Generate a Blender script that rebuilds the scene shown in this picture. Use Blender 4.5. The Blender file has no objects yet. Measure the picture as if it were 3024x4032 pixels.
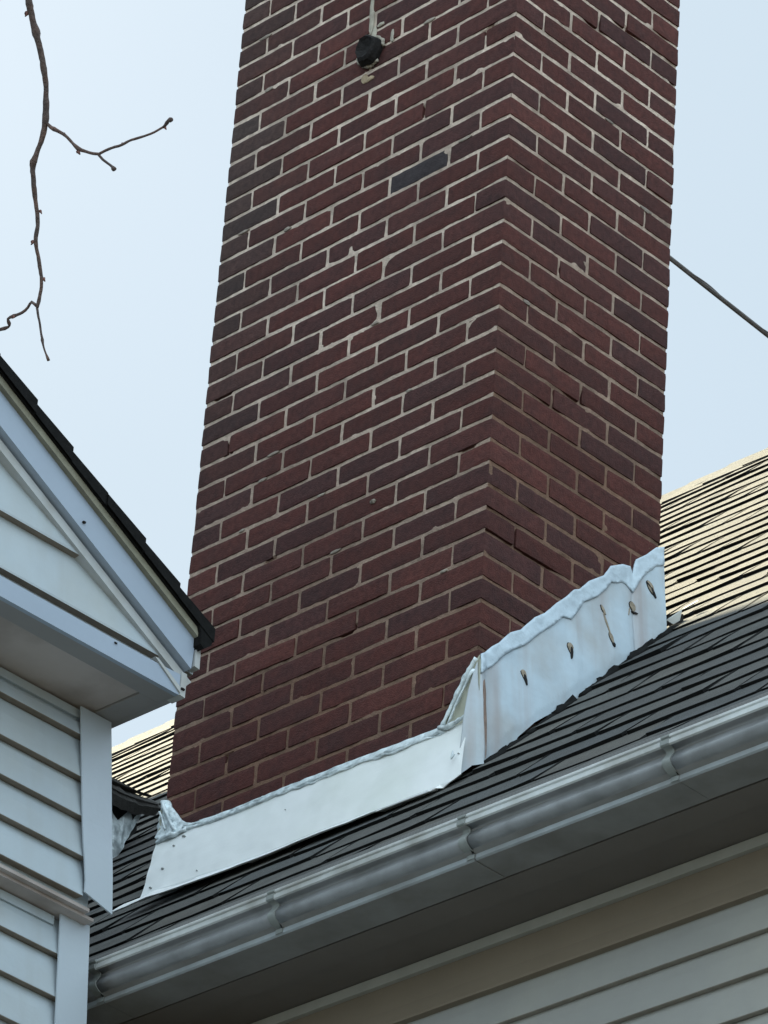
import bpy, math, random
from mathutils import Vector, Matrix, noise, geometry
random.seed(11)
R=math.radians
Z0=8.75                      # ground lies at z=0; the survey numbers below are heights from the chimney mark
SC=bpy.context.scene
# ------------------------------------------------------------------ camera
cd=bpy.data.cameras.new("Camera"); cam=bpy.data.objects.new("Camera",cd); SC.collection.objects.link(cam)
cr=Vector((0.72195054,0.68912576,0.06239476)); cu=Vector((0.32733412,-0.41958246,0.84664215)); cf=Vector((-0.60962266,0.59080983,0.52849215))
M=Matrix((cr,cu,-cf)).transposed().to_4x4(); M.translation=Vector((6.38413596,-6.51297192,-7.14527863+Z0))
cam.matrix_world=M
cd.sensor_fit='VERTICAL'; cd.sensor_height=24.0; cd.lens=18452.382/4032*24.0
cd.clip_start=0.1; cd.clip_end=2000
SC.camera=cam
SC.render.resolution_x=768; SC.render.resolution_y=1024
# ------------------------------------------------------------------ light
SUN_AZ=(-0.972,0.236); SUN_EL=R(47)
sd=Vector((SUN_AZ[0]*math.cos(SUN_EL),SUN_AZ[1]*math.cos(SUN_EL),math.sin(SUN_EL))).normalized()
SKY_FILL=3.0  # added fill: how much brighter the sky is made behind the camera
W=bpy.data.worlds.new("World"); SC.world=W; W.use_nodes=True
wt=W.node_tree; wt.nodes.clear()
wo=wt.nodes.new('ShaderNodeOutputWorld'); bg=wt.nodes.new('ShaderNodeBackground')
sky=wt.nodes.new('ShaderNodeTexSky'); sky.sky_type='NISHITA'; sky.sun_disc=False
sky.sun_elevation=SUN_EL; sky.sun_rotation=math.atan2(SUN_AZ[0],SUN_AZ[1])
sky.air_density=1.0; sky.dust_density=2.0; sky.ozone_density=1.5
veil=wt.nodes.new('ShaderNodeMix'); veil.data_type='RGBA'      # thin high cloud over the whole sky
tc=wt.nodes.new('ShaderNodeTexCoord'); nz=wt.nodes.new('ShaderNodeTexNoise'); nz.inputs['Scale'].default_value=2.2; nz.inputs['Detail'].default_value=3
mr=wt.nodes.new('ShaderNodeMapRange'); mr.inputs['From Min'].default_value=.3; mr.inputs['From Max'].default_value=.7
mr.inputs['To Min'].default_value=.80; mr.inputs['To Max'].default_value=.90
wt.links.new(tc.outputs['Generated'],nz.inputs['Vector']); wt.links.new(nz.outputs['Fac'],mr.inputs['Value']); wt.links.new(mr.outputs['Result'],veil.inputs['Factor'])
vm_=wt.nodes.new('ShaderNodeVectorMath'); vm_.operation='DOT_PRODUCT'; vm_.inputs[1].default_value=Vector((.72,-.66,.12)).normalized()
wt.links.new(tc.outputs['Generated'],vm_.inputs[0])
cm=wt.nodes.new('ShaderNodeMapRange'); cm.inputs['From Min'].default_value=-.25; cm.inputs['From Max'].default_value=.8; cm.inputs['To Min'].default_value=1.0; cm.inputs['To Max'].default_value=SKY_FILL
wt.links.new(vm_.outputs['Value'],cm.inputs['Value'])
cs=wt.nodes.new('ShaderNodeVectorMath'); cs.operation='SCALE'; cs.inputs[0].default_value=(2.55,3.12,3.45); wt.links.new(cm.outputs['Result'],cs.inputs['Scale'])
wt.links.new(cs.outputs[0],veil.inputs['B'])
wt.links.new(sky.outputs['Color'],veil.inputs['A'])
wt.links.new(veil.outputs['Result'],bg.inputs['Color']); bg.inputs['Strength'].default_value=0.05
wt.links.new(bg.outputs['Background'],wo.inputs['Surface'])
sl=bpy.data.lights.new("sun",'SUN'); sl.energy=2.45; sl.angle=R(0.6); sl.color=(1.0,0.90,0.64)
so=bpy.data.objects.new("sun",sl); SC.collection.objects.link(so); so.rotation_euler=sd.to_track_quat('Z','Y').to_euler(); so.location=(-20,4,30)
SC.view_settings.view_transform='Standard'; SC.view_settings.look='None'; SC.view_settings.gamma=1; SC.view_settings.exposure=2.2

# ------------------------------------------------------------------ materials
def mat(name,col,rough=.8,noise_scale=30,var=.12,bump=.2,bump_scale=200,spec=.35,metal=0,attr=False,col2=None,c2scale=3,c2amt=.4,extra=None):
    m=bpy.data.materials.new(name); m.use_nodes=True; t=m.node_tree; N=t.nodes; L=t.links
    b=N['Principled BSDF']; b.inputs['Roughness'].default_value=rough; b.inputs['Specular IOR Level'].default_value=spec; b.inputs['Metallic'].default_value=metal
    tc=N.new('ShaderNodeTexCoord')
    if attr:
        a=N.new('ShaderNodeAttribute'); a.attribute_name='tint'; base=a.outputs['Color']
    else:
        rgb=N.new('ShaderNodeRGB'); rgb.outputs[0].default_value=(*col,1); base=rgb.outputs[0]
    if col2:
        n2=N.new('ShaderNodeTexNoise'); n2.inputs['Scale'].default_value=c2scale; n2.inputs['Detail'].default_value=5; L.new(tc.outputs['Object'],n2.inputs['Vector'])
        r2=N.new('ShaderNodeMapRange'); r2.inputs['From Min'].default_value=.42; r2.inputs['From Max'].default_value=.68; r2.inputs['To Max'].default_value=c2amt
        L.new(n2.outputs['Fac'],r2.inputs['Value']); mx=N.new('ShaderNodeMix'); mx.data_type='RGBA'; L.new(r2.outputs['Result'],mx.inputs['Factor'])
        L.new(base,mx.inputs['A']); mx.inputs['B'].default_value=(*col2,1); base=mx.outputs['Result']
    n1=N.new('ShaderNodeTexNoise'); n1.inputs['Scale'].default_value=noise_scale; n1.inputs['Detail'].default_value=6; n1.inputs['Roughness'].default_value=.65; L.new(tc.outputs['Object'],n1.inputs['Vector'])
    r1=N.new('ShaderNodeMapRange'); r1.inputs['From Min'].default_value=.3; r1.inputs['From Max'].default_value=.7; r1.inputs['To Min'].default_value=1-var; r1.inputs['To Max'].default_value=1+var
    L.new(n1.outputs['Fac'],r1.inputs['Value'])
    vm=N.new('ShaderNodeVectorMath'); vm.operation='SCALE'; L.new(base,vm.inputs[0]); L.new(r1.outputs['Result'],vm.inputs['Scale'])
    out=vm.outputs[0]
    if extra: out=extra(t,tc,out)
    L.new(out,b.inputs['Base Color'])
    if bump>0:
        n3=N.new('ShaderNodeTexNoise'); n3.inputs['Scale'].default_value=bump_scale; n3.inputs['Detail'].default_value=4; L.new(tc.outputs['Object'],n3.inputs['Vector'])
        bp=N.new('ShaderNodeBump'); bp.inputs['Strength'].default_value=bump; bp.inputs['Distance'].default_value=.004; L.new(n3.outputs['Fac'],bp.inputs['Height']); L.new(bp.outputs['Normal'],b.inputs['Normal'])
    return m
def streaks(col,sx,sz,amt,lo=.5,hi=.75,axis=(1,1,.06)):
    def f(t,tc,base):
        N=t.nodes;L=t.links
        mp=N.new('ShaderNodeMapping'); mp.inputs['Scale'].default_value=(sx*axis[0],sx*axis[1],sz); L.new(tc.outputs['Object'],mp.inputs['Vector'])
        n=N.new('ShaderNodeTexNoise'); n.inputs['Scale'].default_value=1; n.inputs['Detail'].default_value=4; L.new(mp.outputs['Vector'],n.inputs['Vector'])
        r=N.new('ShaderNodeMapRange'); r.inputs['From Min'].default_value=lo; r.inputs['From Max'].default_value=hi; r.inputs['To Max'].default_value=amt; L.new(n.outputs['Fac'],r.inputs['Value'])
        m=N.new('ShaderNodeMix'); m.data_type='RGBA'; L.new(r.outputs['Result'],m.inputs['Factor']); L.new(base,m.inputs['A']); m.inputs['B'].default_value=(*col,1)
        return m.outputs['Result']
    return f
M_brick=mat('brick',(.1,.04,.04),.82,70,.30,.6,260,.25,attr=True,col2=(.030,.021,.022),c2scale=16,c2amt=.30)
M_mortar=mat('mortar',(.3,.26,.22),.95,40,.22,.8,300,.2,attr=True,col2=(.12,.085,.065),c2scale=9,c2amt=.5)
M_sh=mat('asphalt_shingle',(.1,.1,.09),.78,380,.5,.6,900,.4,attr=True,col2=(.060,.060,.056),c2scale=9,c2amt=.5)
M_shedge=mat('asphalt_edge',(.012,.012,.012),.95,60,.3,.3,300,.1)
M_under=mat('roof_felt',(.02,.02,.02),.9)
M_white=mat('white_flashing',(.84,.86,.86),.42,5,.035,.25,14,.5,col2=(.62,.66,.60),c2scale=4,c2amt=.5)
M_wblue=mat('painted_flashing',(.47,.565,.64),.5,11,.09,.5,22,.45,col2=(.40,.42,.43),c2scale=6,c2amt=.8,extra=streaks((.34,.27,.25),15,1.2,.75,.47,.78,(0,1,1)))
M_caulk=mat('caulk',(.74,.82,.85),.30,45,.18,.7,120,.6,col2=(.30,.36,.39),c2scale=40,c2amt=.75)
M_seal=mat('sealant',(.52,.625,.71),.42,30,.08,.6,70,.5,col2=(.42,.50,.57),c2scale=18,c2amt=.5)
M_rust=mat('rust',(.27,.19,.155),.9,60,.25,.5)
M_peel=mat('bare_patch',(.30,.25,.19),.85,80,.35,.5)
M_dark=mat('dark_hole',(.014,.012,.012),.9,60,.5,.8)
M_beige=mat('aged_flashing',(.42,.42,.34),.6,12,.12,.2,60)
M_gut=mat('gutter_aluminium',(.27,.275,.285),.32,9,.10,.12,40,.6,col2=(.11,.11,.105),c2scale=14,c2amt=.5)
M_gutl=mat('gutter_lip_white',(.60,.62,.62),.4,20,.10,.1,60,.5,col2=(.27,.26,.24),c2scale=7,c2amt=.8)
M_brk=mat('hanger_metal',(.25,.265,.255),.45,20,.15,.1,60,.5)
M_sof=mat('soffit_brown',(.17,.15,.135),.7,6,.06,.1,60,.3)
M_sofm=mat('soffit_grey',(.36,.36,.36),.7,6,.07,.1,60,.3,col2=(.30,.22,.18),c2scale=7,c2amt=.35)
M_trimm=mat('soffit_trim',(.42,.41,.37),.6,12,.08,.1,60,.3)
M_sidm=mat('siding_white',(.33,.325,.305),.55,5,.05,.12,90,.35,col2=(.45,.43,.37),c2scale=2.2,c2amt=.5)
M_frz=mat('frieze_brown',(.235,.19,.14),.6,6,.06,.1,60,.3)
M_sidw=mat('siding_blue',(.455,.52,.57),.5,5,.05,.15,90,.35,col2=(.42,.44,.43),c2scale=3.5,c2amt=.6,extra=streaks((.30,.27,.22),11,1.4,.28,.5,.8,(0,1,1)))
M_board=mat('corner_trim',(.50,.56,.63),.45,6,.05,.10,80,.35,col2=(.44,.50,.54),c2scale=6,c2amt=.5)
M_rake=mat('rake_board',(.36,.425,.52),.42,5,.03,.06,60,.4)
M_trimw=mat('trim_pale',(.50,.52,.53),.5,20,.07,.1,80,.35,col2=(.38,.36,.32),c2scale=12,c2amt=.5)
M_tan=mat('tan_edge',(.27,.26,.20),.7,18,.18,.2,90,.3,col2=(.2,.18,.13),c2scale=10,c2amt=.5)
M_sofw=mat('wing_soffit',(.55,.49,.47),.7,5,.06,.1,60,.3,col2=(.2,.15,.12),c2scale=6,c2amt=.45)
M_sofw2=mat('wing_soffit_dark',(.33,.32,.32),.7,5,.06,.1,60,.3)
M_bark=mat('bark',(.10,.075,.07),.85,90,.4,.8,220,.3,col2=(.22,.12,.09),c2scale=30,c2amt=.5)
M_bud=mat('bud',(.17,.075,.06),.7,90,.3,.4,220,.3)
M_cable=mat('cable_black',(.075,.065,.06),.55,60,.3,.4,300,.4)
M_ground=mat('lawn',(.10,.088,.068),.95,3,.3,.4,20,.1,col2=(.08,.08,.05),c2scale=.4,c2amt=.7)
M_clay=mat('clay_flue',(.22,.10,.06),.8,20,.2,.3)
M_cement=mat('cement',(.42,.38,.32),.9,30,.25,.7,200)
M_guard=None
M_butt_shade2=mat('siding_butt_shade_pale',(.33,.30,.26),.8,30,.15,.1,60,.2)  # main wall lap undersides, shadow line put into the colour
M_butt_shade=mat('siding_butt_shade',(.26,.22,.18),.8,30,.15,.1,60,.2)  # lap undersides painted browner to thicken the shadow line below each board
M_guts=mat('gutter_foot',(.36,.39,.41),.45,12,.15,.1,40,.5,col2=(.22,.22,.21),c2scale=5,c2amt=.7)
M_gutb=mat('gutter_underside',(.25,.245,.24),.6,8,.12,.1,40,.3,col2=(.16,.145,.13),c2scale=9,c2amt=.5)

# ------------------------------------------------------------------ helpers
class MB:
    def __init__(s): s.v=[];s.f=[];s.m=[];s.t=[]
    def vert(s,p): s.v.append((p[0],p[1],p[2]+Z0)); return len(s.v)-1
    def face(s,idx,m=0,t=(1,1,1)): s.f.append(tuple(idx)); s.m.append(m); s.t.append(t)
    def quad(s,a,b,c,d,m=0,t=(1,1,1)): s.face([s.vert(a),s.vert(b),s.vert(c),s.vert(d)],m,t)
    def box(s,a,b,m=0,t=(1,1,1)):
        (x0,y0,z0),(x1,y1,z1)=a,b
        i=[s.vert(p) for p in [(x0,y0,z0),(x1,y0,z0),(x1,y1,z0),(x0,y1,z0),(x0,y0,z1),(x1,y0,z1),(x1,y1,z1),(x0,y1,z1)]]
        for q in [(0,3,2,1),(4,5,6,7),(0,1,5,4),(1,2,6,5),(2,3,7,6),(3,0,4,7)]: s.face([i[k] for k in q],m,t)
    def prism(s,poly,vec,m=0,t=(1,1,1)):        # closed solid: planar polygon swept along vec
        n=len(poly); a=[s.vert(p) for p in poly]; b=[s.vert((p[0]+vec[0],p[1]+vec[1],p[2]+vec[2])) for p in poly]
        s.face(a[::-1],m,t); s.face(b,m,t)
        for k in range(n): s.face([a[k],a[(k+1)%n],b[(k+1)%n],b[k]],m,t)
    def sweep(s,fn,n,prof_n,closed=True,mfun=None,t=(1,1,1),caps=True):   # fn(i,j)->point
        ids=[[s.vert(fn(i,j)) for j in range(prof_n)] for i in range(n)]
        J=prof_n if closed else prof_n-1
        for i in range(n-1):
            for j in range(J):
                k=(j+1)%prof_n; s.face([ids[i][j],ids[i+1][j],ids[i+1][k],ids[i][k]],mfun(j) if mfun else 0,t)
        if caps and closed: s.face(ids[0],0,t); s.face(ids[-1][::-1],0,t)
    def tube(s,pts,rad,seg=8,m=0,lump=0,t=(1,1,1)):
        P=[Vector(p) for p in pts]; prev=None; rings=[]
        for i,p in enumerate(P):
            d=(P[min(i+1,len(P)-1)]-P[max(i-1,0)]).normalized()
            u=d.cross(Vector((.3,.2,.93))); u.normalize(); w=d.cross(u); r=rad(i/(len(P)-1)) if callable(rad) else rad
            ring=[]
            for j in range(seg):
                a=2*math.pi*j/seg; q=p+(u*math.cos(a)+w*math.sin(a))*r*(1+lump*noise.noise((p*60)+Vector((j*.9,i*.3,0))))
                ring.append(s.vert(q))
            rings.append(ring)
        for i in range(len(rings)-1):
            for j in range(seg): k=(j+1)%seg; s.face([rings[i][j],rings[i][k],rings[i+1][k],rings[i+1][j]],m,t)
        s.face(rings[0][::-1],m,t); s.face(rings[-1],m,t)
    def build(s,name,mats,parent=None,smooth=False,base=(0,0,0)):
        me=bpy.data.meshes.new(name); bx=Vector((base[0],base[1],base[2]+Z0)) if parent is None else parent_world(parent)
        me.from_pydata([(a-bx.x,b-bx.y,c-bx.z) for a,b,c in s.v],[],s.f)
        for mm in (mats if isinstance(mats,(list,tuple)) else [mats]): me.materials.append(mm)
        me.polygons.foreach_set('material_index',s.m)
        at=me.attributes.new('tint','FLOAT_COLOR','FACE'); at.data.foreach_set('color',[c for t in s.t for c in (t[0],t[1],t[2],1)])
        if smooth: me.polygons.foreach_set('use_smooth',[True]*len(s.f))
        me.update(); o=bpy.data.objects.new(name,me); SC.collection.objects.link(o)
        if parent is None: o.location=bx
        else: o.parent=parent
        return o
PW={}
def parent_world(o):
    v=Vector(o.location)
    while o.parent: o=o.parent; v+=o.location
    return v
def empty(name,loc):
    o=bpy.data.objects.new(name,None); SC.collection.objects.link(o); o.location=(loc[0],loc[1],loc[2]+Z0); o.empty_display_size=.3; return o
def tag(o,label=None,cat=None,kind=None,group=None):
    if label:o['label']=label
    if cat:o['category']=cat
    if kind:o['kind']=kind
    if group:o['group']=group
def ns(x,y=0,z=0,k=1): return noise.noise(Vector((x*k,y*k,z*k)))

def sheet(mb,poly,fn,th,res=.02,m=0,t=(1,1,1),mfun=None):
    """thin solid sheet: poly in (u,v), fn(u,v)->3D outer surface, th=offset vector to the inner surface"""
    pts=[];n=len(poly)
    for i in range(n):
        a=Vector(poly[i]);b=Vector(poly[(i+1)%n]);k=max(1,int((b-a).length/res))
        for j in range(k): pts.append(a+(b-a)*j/k)
    nb=len(pts)
    us=[p.x for p in pts];vs=[p.y for p in pts]
    def inside(p):
        c=False;j=n-1
        for i in range(n):
            xi,yi=poly[i];xj,yj=poly[j]
            if (yi>p.y)!=(yj>p.y) and p.x<(xj-xi)*(p.y-yi)/(yj-yi)+xi: c=not c
            j=i
        return c
    def near(p):
        return any((p-q).length<res*.6 for q in pts[:nb])
    u=min(us)+res*.5
    while u<max(us):
        v=min(vs)+res*.5
        while v<max(vs):
            p=Vector((u,v))
            if inside(p) and not near(p): pts.append(p)
            v+=res
        u+=res
    r=geometry.delaunay_2d_cdt(pts,[(i,(i+1)%nb) for i in range(nb)],[],1,1e-6)
    V,F=r[0],r[2]
    a=[mb.vert(fn(p.x,p.y)) for p in V]
    b=[]
    for p in V:
        q=fn(p.x,p.y); b.append(mb.vert((q[0]+th[0],q[1]+th[1],q[2]+th[2])))
    from collections import Counter
    ec=Counter()
    for f in F:
        mi=m if not mfun else mfun(sum(V[k].x for k in f)/3,sum(V[k].y for k in f)/3)
        mb.face([a[k] for k in f],mi,t); mb.face([b[k] for k in f][::-1],mi,t)
        for k in range(len(f)): ec[tuple(sorted((f[k],f[(k+1)%len(f)])))]+=1
    for (i,j),c in ec.items():
        if c==1: mb.face([a[i],a[j],b[j],b[i]],m,t)

# ------------------------------------------------------------------ setting
g=MB(); n=24
ids=[[g.vert((-300+600*i/n,-300+600*j/n,-Z0)) for j in range(n+1)] for i in range(n+1)]
for i in range(n):
    for j in range(n): g.face([ids[i][j],ids[i+1][j],ids[i+1][j+1],ids[i][j+1]])
o=g.build('ground',M_ground); tag(o,'dull green and brown grass around the houses',kind='structure')

# ------------------------------------------------------------------ main house with roof and chimney
SL=1.05; YE=-.382
def rz(y): return -2.183+SL*(y+.044)
def yr(x):
    x=max(-4.2,min(-1.2,x)); return 2.265+.115*(x+3.9)
UP=Vector((0,1,SL)).normalized(); NR=Vector((0,-SL,1)).normalized()
NC=33
house=empty('shingled_house',(-1.5,2.4,-Z0))
tag(house,'white sided house with steep grey shingle roof, long gutter and tall dark brick chimney','house')
rf=MB()   # roof body under the shingles
XL,XR=-4.86,4.2
for (x0,x1) in [(-4.86,-4.2),(-4.2,-2.7),(-2.7,-1.2),(-1.2,4.2)]:
    def P(x,y,d=0): return (x,y,rz(y)-d)
    rf.quad(P(x0,YE,.006),P(x1,YE,.006),P(x1,yr(x1),.006),P(x0,yr(x0),.006))
    rf.quad(P(x0,yr(x0),.006),P(x1,yr(x1),.006),(x1,yr(x1)+3.0,rz(yr(x1))-3.1),(x0,yr(x0)+3.0,rz(yr(x0))-3.1))
    rf.quad(P(x0,YE,.03),P(x0,YE,.006),P(x1,YE,.006),P(x1,YE,.03))
rf.face([rf.vert(p) for p in [(XR,YE,rz(YE)-.006),(XR,yr(XR),rz(yr(XR))-.006),(XR,yr(XR)+3,rz(yr(XR))-3.1)]])
rf.face([rf.vert(p) for p in [(XL,YE,rz(YE)-.006),(XL,yr(XL)+3,rz(yr(XL))-3.1),(XL,yr(XL),rz(yr(XL))-.006)]])
roof=rf.build('roof',[M_under],house)
# shingles: three-tab strips, each tab its own thin wedge
sh=MB(); TAB=.3048; TH=.0060
def shp(x,tt,h):   # tt 0..1 up the roof
    y=YE+(yr(x)-YE)*tt; w=.0022*ns(x*1.7,tt*9,3)+.0012*ns(x*7,tt*34,9)
    q=Vector((x,y,rz(y)))+NR*(h+w); return q
def tint_sh():
    b=random.choice([(.096,.094,.087),(.108,.107,.100),(.084,.083,.080),(.098,.099,.092),(.114,.108,.096),(.086,.090,.090)])
    k=random.uniform(.88,1.12); return tuple(c*k for c in b)
for r in range(NC):
    off=(r%2)*TAB*.5+.02*ns(r*3.3,1,2)
    x=XL-TAB+off+.01; k=0
    while x<XR:
        x0=max(x+.0075+random.uniform(-.001,.0015),XL); x1=min(x+TAB-.0075,XR); x+=TAB; k+=1
        if x1-x0<.02: continue
        # covered by the chimney
        tl=random.uniform(-.0012,.0022); low=(r+.0+(random.uniform(-.045,.045) if r else 0))/NC; hi=(r+1.12)/NC
        if hi>1: hi=1
        th=TH*random.uniform(.8,1.25)+(.0025 if random.random()<.10 else 0)
        tn=tint_sh(); S=6
        A=[];B=[];Cc=[]
        ll=random.uniform(-.0015,.0045); lr=random.uniform(-.0015,.0045)
        if r==0: th+=.007
        for i in range(S+1):
            f=i/S; xx=x0+(x1-x0)*f; hh=th+ll*(1-f)**2+lr*f**2
            lo=low+(.0008*ns(xx*30,r,4))
            A.append(sh.vert(shp(xx,hi,.001))); B.append(sh.vert(shp(xx,(lo+hi)/2,.001+hh*.55))); Cc.append((sh.vert(shp(xx,lo,hh+.001)),sh.vert(shp(xx,lo,-.004))))
        for i in range(S):
            sh.face([Cc[i][0],Cc[i+1][0],B[i+1],B[i]],0,tn); sh.face([B[i],B[i+1],A[i+1],A[i]],0,tn); sh.face([Cc[i][1],Cc[i+1][1],Cc[i+1][0],Cc[i][0]],1,tn)
        g0=x1-.001;g1=x1+.0155+random.uniform(-.0015,.0025)
        sh.quad(shp(g0,low+.004/NC,TH*.45),shp(g1,low+.004/NC,TH*.45),shp(g1,hi,.0032),shp(g0,hi,.0032),1) if False else [sh.face([sh.vert(q) for q in (shp(g0,low+.05/NC,TH*.55+.0012),shp(g1,low+.05/NC,TH*.55+.0012),shp(g1,low+1.0/NC,.0034),shp(g0,low+1.0/NC,.0034))],1)]
        a=sh.vert(shp(x0,hi,-.004)); b=sh.vert(shp(x1,hi,-.004))
        sh.face([Cc[0][0],B[0],A[0],a,Cc[0][1]],1,tn); sh.face([Cc[S][1],b,A[S],B[S],Cc[S][0]],1,tn)
sh.build('shingles',[M_sh,M_shedge],roof)
# ridge caps
rc=MB(); x=XL+.05
while x<XR-.2:
    L=.36; xa=x; xb=x+L; h1=.004; h2=.013+random.uniform(0,.004); tn=tint_sh()
    rows=[]
    for xx,h in ((xa,h2),(xb,h1)):
        yy=yr(xx); zz=rz(yy)
        row=[]
        for d in (-.14,-.07,-.015,.015,.07,.14):
            z=zz-abs(d)*1.04+.002+h+(.004 if abs(d)<.02 else 0); row.append((xx,yy+d,z))
        rows.append(row)
    I=[[rc.vert(p) for p in row] for row in rows]; J=[rc.vert((p[0],p[1],p[2]-.006)) for p in rows[0]]
    for k in range(5):
        rc.face([I[0][k],I[0][k+1],I[1][k+1],I[1][k]][::-1],0,tn); rc.face([J[k],J[k+1],I[0][k+1],I[0][k]],1,tn)
    jl=[rc.vert((rows[0][0][0],rows[0][0][1],rows[0][0][2]-.008)),rc.vert((rows[1][0][0],rows[1][0][1],rows[1][0][2]-.008))]
    rc.face([jl[0],jl[1],I[1][0],I[0][0]],1,tn)
    x+=.145+random.uniform(-.008,.008)
rc.build('ridge_cap',[M_sh,M_shedge],roof)

# wall with clapboards (front), plain walls elsewhere
def boards(mb,lines,ax,plane,a0,a1,out,d=.012,seg=60,m=0,warp=.0012):
    """lines: bottom heights from the top down, lines[0]=top edge. ax 'x': wall faces +x and runs in y; ax 'y': faces -y and runs in x"""
    for k in range(1,len(lines)):
        zt,zb=lines[k-1],lines[k]
        prof=[(0.0,zt),(d*.55,(zt+zb)/2+.01),(d,zb+.003),(d*.99,zb+.001),(d*.90,zb),(-.002,zb+.001)]
        def fn(i,j):
            s=a0+(a1-a0)*i/seg; dd,z=prof[j]; w=warp*ns(s*3,z*6,5)*(1 if j in(1,2,3) else .2)
            z=z+warp*.8*ns(s*1.3,zb*9,8)
            return (plane+dd+w,s,z) if ax=='x' else (s,plane-dd-w,z)
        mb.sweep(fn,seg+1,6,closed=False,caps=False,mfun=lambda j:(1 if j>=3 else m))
mw=MB(); YW=-.290
zl=[-2.80]+[-2.9-.0865*k for k in range(0,66)]
zz=zl[1]
lines=[-2.9]+[-2.9-.0865*(k+1) for k in range(66)]
boards(mw,lines,'y',YW,-5.9,4.0,1,d=.015)
mw.box((-6.1,YW+.004,-Z0),(4.0,5.2,-2.86),0)
wall=mw.build('wall',[M_sidm,M_butt_shade2],house)
fz=MB()
prof=[(0,-2.797),(.004,-2.80),(.006,-2.86),(.012,-2.893),(.017,-2.897),(.017,-2.902),(0,-2.903)]
fz.sweep(lambda i,j:(-5.9+9.9*i/40,YW-prof[j][0]-.001*ns(i*.5,j),prof[j][1]+.001*ns(i*.4,3)),41,7,closed=False,caps=False)
fz.build('frieze_board',[M_frz],wall)
ft=MB(); ft.box((-5.9,-.305,-2.799),(4.0,YW+.01,-2.776)); ft.build('trim_strip',[M_trimm],wall)
sf=MB(); sf.box((-6.1,-.400,-2.774),(4.1,-.28,-2.755)); sf.box((-6.1,-.474,-2.779),(4.1,-.402,-2.758))
sf.build('soffit',[M_sof],house)
fa=MB(); fa.box((-6.1,-.474,-2.757),(4.1,-.45,-2.635)); fa.build('fascia',[M_sofm],house)
for X,s_ in ((4.0,1),(-6.1,-1)):
    ge=MB(); ge.face([ge.vert(p) for p in [(X,YW,-2.78),(X,5.2,-2.78),(X,yr(X)+.02,rz(yr(X))-.03)]]); ge.build('gable_wall',[M_sidm],house)

# gutter in sections with bands over the seams
gp=[(-.585,-2.690),(-.590,-2.6855),(-.600,-2.6865),(-.6045,-2.691),(-.6045,-2.695),(-.6005,-2.697),(-.6005,-2.7005),(-.6055,-2.702),(-.6055,-2.711),(-.602,-2.7135),(-.594,-2.714),
    (-.584,-2.7165),(-.582,-2.722),(-.588,-2.7295),(-.5965,-2.7365),(-.598,-2.743),(-.595,-2.750),(-.587,-2.7565),(-.577,-2.7605),(-.569,-2.7625),(-.566,-2.7645),
    (-.5705,-2.7655),(-.571,-2.776),(-.567,-2.779),(-.480,-2.7795),(-.4765,-2.777),(-.4765,-2.645)]
inner=[(-.4785,-2.645),(-.4785,-2.7755),(-.565,-2.7755),(-.567,-2.768),(-.590,-2.755),(-.594,-2.743),(-.586,-2.722),(-.586,-2.700),(-.583,-2.694)]
def spl(P,k):
    o=[]
    for i in range(len(P)-1):
        a=Vector(P[max(i-1,0)]);b=Vector(P[i]);c=Vector(P[i+1]);d=Vector(P[min(i+2,len(P)-1)])
        for j in range(k):
            f=j/k; q=.5*((2*b)+(-a+c)*f+(2*a-5*b+4*c-d)*f*f+(-a+3*b-3*c+d)*f**3); o.append((q.x,q.y))
    o.append(P[-1]); return o
body=spl([(-.594,-2.714),(-.587,-2.7165),(-.5865,-2.7225),(-.592,-2.731),(-.5975,-2.7395),(-.597,-2.748),(-.590,-2.7555),(-.580,-2.7605),(-.566,-2.7645)],4)
gp0=gp; gp=gp[:10]+body+gp[21:]
NB0=10; NB1=10+len(body)
gpc=gp+inner
seams=[-5.43,-4.89,-4.35,-3.81,-3.27,-2.73,-2.19,-1.65,-1.11,-.495,.045,.585,1.122,1.66,2.20,2.74,3.28,3.82]
gut=None
gm=MB()
def gmf(j): return 1 if j<NB0-1 else (0 if j<NB1-1 else (3 if j<NB1+2 else 2))
for k in range(len(seams)-1):
    xa=seams[k]+.0008; xb=seams[k+1]-.0008; o=.0012*((k%2)*2-1); rr=random.uniform(-.0008,.0008)
    gm.sweep(lambda i,j:(xa+(xb-xa)*i/14,gpc[j][0]+o*.6+.0007*ns((xa+i*.04)*4,j*.2),gpc[j][1]+o*.5+rr+.0009*ns((xa+i*.04)*2.6,7)),15,len(gpc),mfun=gmf)
gutter=gm.build('gutter',[M_gut,M_gutl,M_gutb,M_guts],house,smooth=False)
for p_ in gutter.data.polygons:
    if p_.material_index==0 and len(p_.vertices)==4: p_.use_smooth=True
for k,s in enumerate(seams):
    b=MB(); w=.0135
    pts=gp[3:NB1+2]
    def fn(i,j):
        q=pts[j%len(pts)] if j<len(pts) else pts[len(pts)*2-1-j]
        o=-.0035 if j<len(pts) else -.0005
        return (s-.019+.0205*i/3,q[0]+o,q[1]+(-.0004 if j<len(pts) else 0))
    b.sweep(fn,4,len(pts)*2)
    b.build('gutter_band',[M_brk],gutter)
gg=MB()   # perforated guard sheet over the trough
xs=[-6.0+10.0*i/120 for i in range(121)]
gprof=[(-.5905,-2.6835),(-.56,-2.652),(-.52,-2.619),(-.47,-2.580),(-.42,-2.545),(-.355,-2.518)]
gg.sweep(lambda i,j:(xs[i],gprof[j][0],gprof[j][1]+.0012*ns(xs[i]*2,j*.4,4)),121,6,closed=False,caps=False)
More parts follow.
